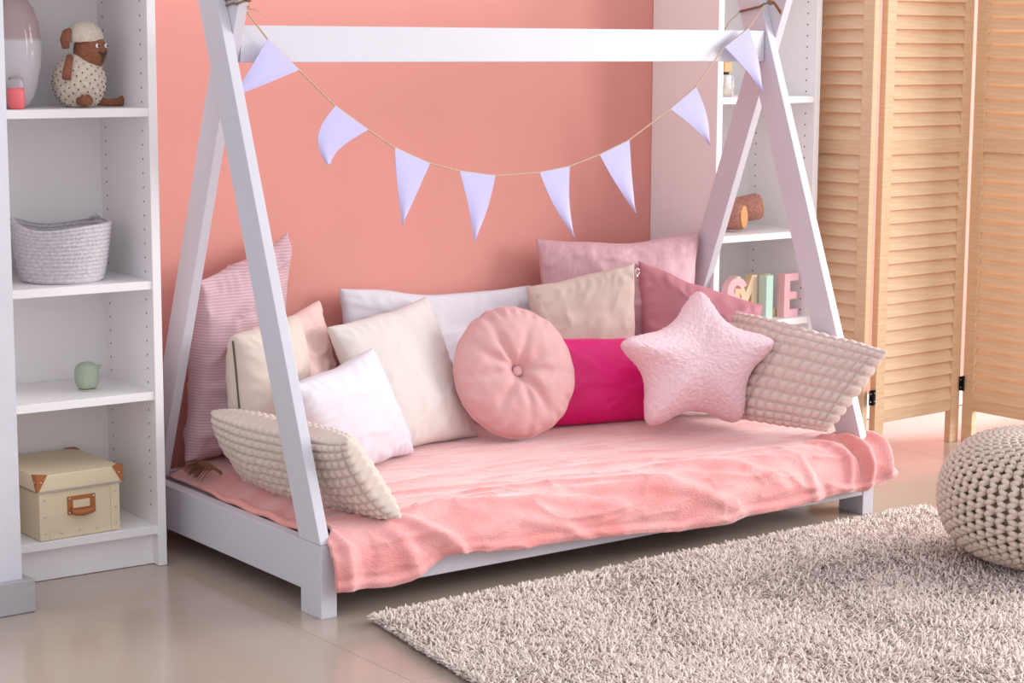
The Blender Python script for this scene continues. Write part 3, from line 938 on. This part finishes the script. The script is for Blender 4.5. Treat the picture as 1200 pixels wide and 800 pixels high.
MB().tube([(.035, -.020, .012), (.070, -.024, .009), (.100, -.027, .010), (.124, -.028, .016)], [.009, .008, .010, .014], 12).build('leg', M_brown, sheep, True)
MB().tube([(.000, -.0610, .124), (.012, -.0655, .116), (.024, -.0610, .124)], [.0018, .0032, .0018], 8).build('nose', M_dark, sheep, True)
MB().tube([(.012, -.0645, .117), (.012, -.0590, .098)], .0013, 6).build('mouth', M_dark, sheep, True)

# basket
M_bask = mat('cotton_rope', srgb(222, 216, 220), .95, bump=.8, bscale=160, bdist=.004, col2=srgb(190, 182, 190), vscale=160)
pf = []; rows = 14; hb_ = .128
for k in range(rows * 6 + 1):
    t = k / (rows * 6)
    r = .090 + .022 * t ** .7 + .0028 * abs(math.sin(t * rows * math.pi))
    pf.append((r, .003 + t * hb_))
inn_ = [(r - .010, z) for r, z in pf[::-1]]
wav = lambda t, r, z: (.007 * math.sin(2 * t + 2.4) + .004 * math.sin(3 * t)) * (z / hb_) ** 3
bk = thing('rope_basket', 'round pale grey coiled rope basket on a bookcase shelf', 'basket', (-.247, .716, S2))
MB().lathe([(.0005, 0), (.085, 0), (.090, .003)] + pf + inn_ + [(.0005, .006)], seg=72, fn=wav).build('coil_wall', M_bask, bk, True)
MB().tube([(.088, .04, .133), (.10, .035, .142), (.108, .02, .139), (.108, .005, .126)], [.004, .005, .005, .004], 8).build('rim_loop', M_bask, bk, True)

# bird figurine
bd = thing('bird_figurine', 'small sage green round bird figurine on a bookcase shelf', 'figurine', (-.201, .700, S3))
M_sage = mat('sage_ceramic', srgb(168, 180, 160), .55, var=.06, vscale=60)
b = MB()
for th_ in [0]:
    b.ell((0, 0, 0), (1, 1, 1), 40, 26)
for k, p in enumerate(b.v):
    ex = .72
    g = [math.copysign(abs(c) ** ex, c) for c in p]
    b.v[k] = (g[0] * .027, g[1] * .024, .033 + g[2] * .0325)
b.build('body', M_sage, bd, True)
MB().tube([(.020, -.010, .052), (.027, -.013, .055), (.031, -.015, .057)], [.006, .004, .001], 10).build('beak', M_sage, bd, True)
MB().lathe([(.018, .0005), (.021, .0005), (.021, .003), (.018, .003)], seg=28).build('foot_ring', mat('pale_felt', srgb(210, 206, 190), .8), bd, True)

# storage box
M_box = mat('buff_card', srgb(232, 214, 182), .6, var=.03, vscale=20)
M_lea = mat('tan_leather', srgb(178, 108, 58), .5, var=.12, vscale=30)
bx = thing('storage_box', 'buff storage box with leather corners on the lowest shelf', 'box', (-.366, .606, S4), math.radians(1.5))
BW, BD, BH = .196, .235, .118
MB().box((0, 0, .001), (BW, BD, BH), .002).build('body', M_box, bx)
ld = MB().box((-.006, -.006, BH - .004), (BW + .006, BD + .006, BH + .032), .002).build('lid', M_box, bx)
MB().box((-.0068, -.0068, BH - .0062), (BW + .0068, BD + .0068, BH - .0035)).build('lid_rim', M_steel, ld)
for cx_, cy_, sx, sy in ((-.006, -.006, 1, 1), (BW + .006, -.006, -1, 1), (BW + .006, BD + .006, -1, -1), (-.006, BD + .006, 1, -1)):
    c = MB(); z0, z1 = BH - .004, BH + .0335; e = .0012; l = .026
    x_o, y_o = cx_ - sx * e, cy_ - sy * e
    c.add([(x_o, y_o, z1), (x_o + sx * l, y_o, z1), (x_o + sx * .004, y_o, z0), (x_o, y_o, z0), (x_o, y_o + sy * l, z1), (x_o, y_o + sy * .004, z0)],
          [(0, 3, 2, 1), (0, 4, 5, 3), (0, 1, 4)])
    o = c.build('corner', M_lea, ld)
    sm = o.modifiers.new('s', 'SOLIDIFY'); sm.thickness = .0015; sm.offset = 0
    rv = MB(); rv.ell((x_o + sx * .010, y_o - sy * .0006, z1 - .016), (.0022, .0016, .0022), 8, 6); rv.ell((x_o - sx * .0006, y_o + sy * .010, z1 - .016), (.0016, .0022, .0022), 8, 6)
    rv.build('corner_rivets', M_steel, ld, True)
MB().box((0, -.0022, .0012), (.024, -.0002, BH - .006), .0006).build('edge_strip', M_box, bx)
MB().box((BW - .022, -.0022, .0012), (BW, -.0002, BH - .006), .0006).build('edge_strip', M_box, bx)
MB().box((.0245, -.0018, .0012), (BW - .0225, -.0002, .026), .0005).build('edge_strip', M_box, bx)
spots = [(.013, .018), (.013, .056), (.013, .094), (BW - .011, .018), (BW - .011, .056), (BW - .011, .094), (.052, .014), (.095, .014), (.138, .014)]
rsrc = None
for x_, z_ in spots:
    if rsrc is None:
        rsrc = MB().ell((0, 0, 0), (.0027, .0018, .0027), 10, 8).build('rivet', M_steel, bx, True); rsrc.location = (x_, -.0026, z_)
    else: like(rsrc, 'rivet', bx, (x_, -.0026, z_))
hp = MB(); X0, X1, Z0, Z1 = .068, .136, .052, .094
hp.box((X0, -.0028, Z0), (X1, -.0004, Z0 + .014), .0006); hp.box((X0, -.0028, Z1 - .009), (X1, -.0004, Z1), .0006)
hp.box((X0, -.0028, Z0 + .013), (X0 + .013, -.0004, Z1 - .008), .0006); hp.box((X1 - .013, -.0028, Z0 + .013), (X1, -.0004, Z1 - .008), .0006)
pl = hp.build('label_plate', M_lea, bx)
MB().box((X0 + .012, -.0014, Z0 + .013), (X1 - .012, -.0003, Z1 - .008)).build('label_card', mat('label_paper', srgb(232, 214, 178), .7), pl)
MB().tube([(X0 + .008, -.004, Z0 + .012), (X0 + .014, -.011, Z0 + .006), ((X0 + X1) / 2, -.013, Z0 + .004), (X1 - .014, -.011, Z0 + .006), (X1 - .008, -.004, Z0 + .012)], [.005, .007, .0075, .007, .005], 10).build('pull', M_lea, pl, True)
for x_, z_ in ((X0 + .005, Z0 + .005), (X1 - .005, Z0 + .005), (X0 + .005, Z1 - .005), (X1 - .005, Z1 - .005)):
    like(rsrc, 'rivet', pl, (x_, -.0034, z_))

# ------------------------------------------------------------------ things on the bookcase beside the screen
bt = thing('reed_diffuser', 'small square glass bottle with wooden cap on the top shelf', 'bottle', (1.766, .712, S1))
MB().box((-.022, -.016, .0005), (.022, .016, .062), .004).build('glass', glass('bottle_glass', (.95, .95, .95), trans=.85), bt, True, angle=40)
MB().box((-.017, -.012, .005), (.017, .012, .03), .003).build('liquid', glass('diffuser_oil', srgb(250, 232, 210), trans=.8), bt)
MB().box((-.008, -.007, .0622), (.008, .007, .069)).build('neck', M_dark, bt)
MB().box((-.0145, -.0125, .0692), (.0145, .0125, .097), .002).build('cap', mat('cap_wood', srgb(226, 176, 122), .5, var=.1, vscale=30), bt)
MB().tube([(.002, 0, .062), (-.012, .004, .008)], .0016, 6).build('reed', M_pine, bt)

# plush toy feet
M_boucle = mat('boucle_plush', srgb(196, 142, 128), .95, sheen=.2, bump=1.0, bscale=170, bdist=.005, col2=srgb(170, 112, 98), vscale=140)
M_sole = mat('tan_suede', srgb(214, 160, 106), .85)
td = thing('teddy_toy', 'pink boucle teddy lying on a shelf with tan soles showing', 'toy', (0, 0, S2))
def leg(p0, p1, r0, r1):
    p0, p1 = Vector(p0), Vector(p1)
    pts = [p0.lerp(p1, t) for t in (0, .2, .4, .6, .8, .93, 1)]
    rd = [r0 * .7, r0, r0 * 1.02, (r0 + r1) / 2, r1, r1 * .97, r1 * .86]
    m = MB(); m.tube(pts, rd, 20); knobbly(m, .003, 120)
    o = m.build('leg', M_boucle, td, True)
    d = (p1 - p0).normalized(); rot = Vector((0, 0, 1)).rotation_difference(d).to_matrix()
    MB().ell(tuple(p1 + d * .001), (r1 * .9, r1 * .9, .006), 20, 8, rot=rot).build('sole', M_sole, o, True)
leg((1.795, .795, .040), (1.846, .708, .044), .034, .038)
leg((1.845, .805, .050), (1.950, .752, .068), .036, .039)
b = MB().ell((1.765, .845, .048), (.055, .05, .047), 28, 18); knobbly(b, .003, 120); b.build('body', M_boucle, td, True)
b = MB().ell((1.735, .790, .036), (.030, .030, .034), 24, 16); knobbly(b, .003, 120); b.build('head', M_boucle, td, True)

# letters
M_lpink = mat('pink_lacquer', srgb(244, 192, 198), .5)
M_lwood = mat('plain_wood', srgb(234, 208, 172), .5, var=.08, vscale=8, stretch=(8, 8, 1))
M_lmint = mat('mint_lacquer', srgb(196, 226, 212), .5)
Hl = .128
def letter(ch, poly, x, y, rz, mt, col, dep=.03):
    Mx = Matrix.Rotation(rz, 4, 'Z')
    m = MB().prism(poly, Mx, dep)
    o = m.build('letter_' + ch.lower(), mt)
    o.location = (x, y, S3)
    bv = o.modifiers.new('b', 'BEVEL'); bv.width = .0012; bv.segments = 2; bv.limit_method = 'ANGLE'
    tag(o, col, 'letter', 'standing letters on the shelf')
def s_poly():
    # S drawn as a thick stroke
    cen = []
    R = .0235; cx_ = .034
    zt, zb_ = Hl - .012 - R, .012 + R + .001
    zt = Hl - R - .0105; zb_ = R + .0105
    for k in range(15):
        a = math.radians(20 + 250 * k / 14); cen.append((cx_ + R * math.cos(a), zt + R * math.sin(a) * 1.15 - .002))
    for k in range(15):
        a = math.radians(90 - 250 * k / 14); cen.append((cx_ + R * math.cos(a), zb_ + R * math.sin(a) * 1.15 + .002))
    l = []; r = []
    for i in range(len(cen)):
        a = cen[max(i - 1, 0)]; b_ = cen[min(i + 1, len(cen) - 1)]
        d = Vector((b_[0] - a[0], b_[1] - a[1])).normalized(); n_ = Vector((-d.y, d.x)) * .0115
        l.append((cen[i][0] + n_.x, cen[i][1] + n_.y)); r.append((cen[i][0] - n_.x, cen[i][1] - n_.y))
    return l + r[::-1]
letter('S', s_poly(), 1.757, .672, math.radians(-8), M_lpink, 'pink wooden letter S standing on the shelf beside the letter M', .03)
m_ = [(0, 0), (.020, 0), (.020, .078), (.042, .036), (.064, .078), (.064, 0), (.084, 0), (.084, Hl), (.064, Hl), (.042, .080), (.020, Hl), (0, Hl)]
letter('M', m_, 1.815, .705, math.radians(-3), M_lwood, 'plain wooden letter M standing on the shelf between S and I')
letter('I', [(0, 0), (.030, 0), (.030, Hl), (0, Hl)], 1.905, .668, math.radians(6), M_lmint, 'mint green letter I standing on the shelf between M and L')
letter('L', [(0, 0), (.052, 0), (.052, .024), (.022, .024), (.022, Hl), (0, Hl)], 1.932, .700, math.radians(4), M_lwood, 'plain wooden letter L standing on the shelf between I and E')
e_ = [(0, 0), (.060, 0), (.060, .022), (.024, .022), (.024, .052), (.054, .052), (.054, .074), (.024, .074), (.024, Hl - .022), (.060, Hl - .022), (.060, Hl), (0, Hl)]
letter('E', e_, 1.978, .668, math.radians(3), M_lpink, 'pink wooden letter E standing last on the shelf beside the letter L')
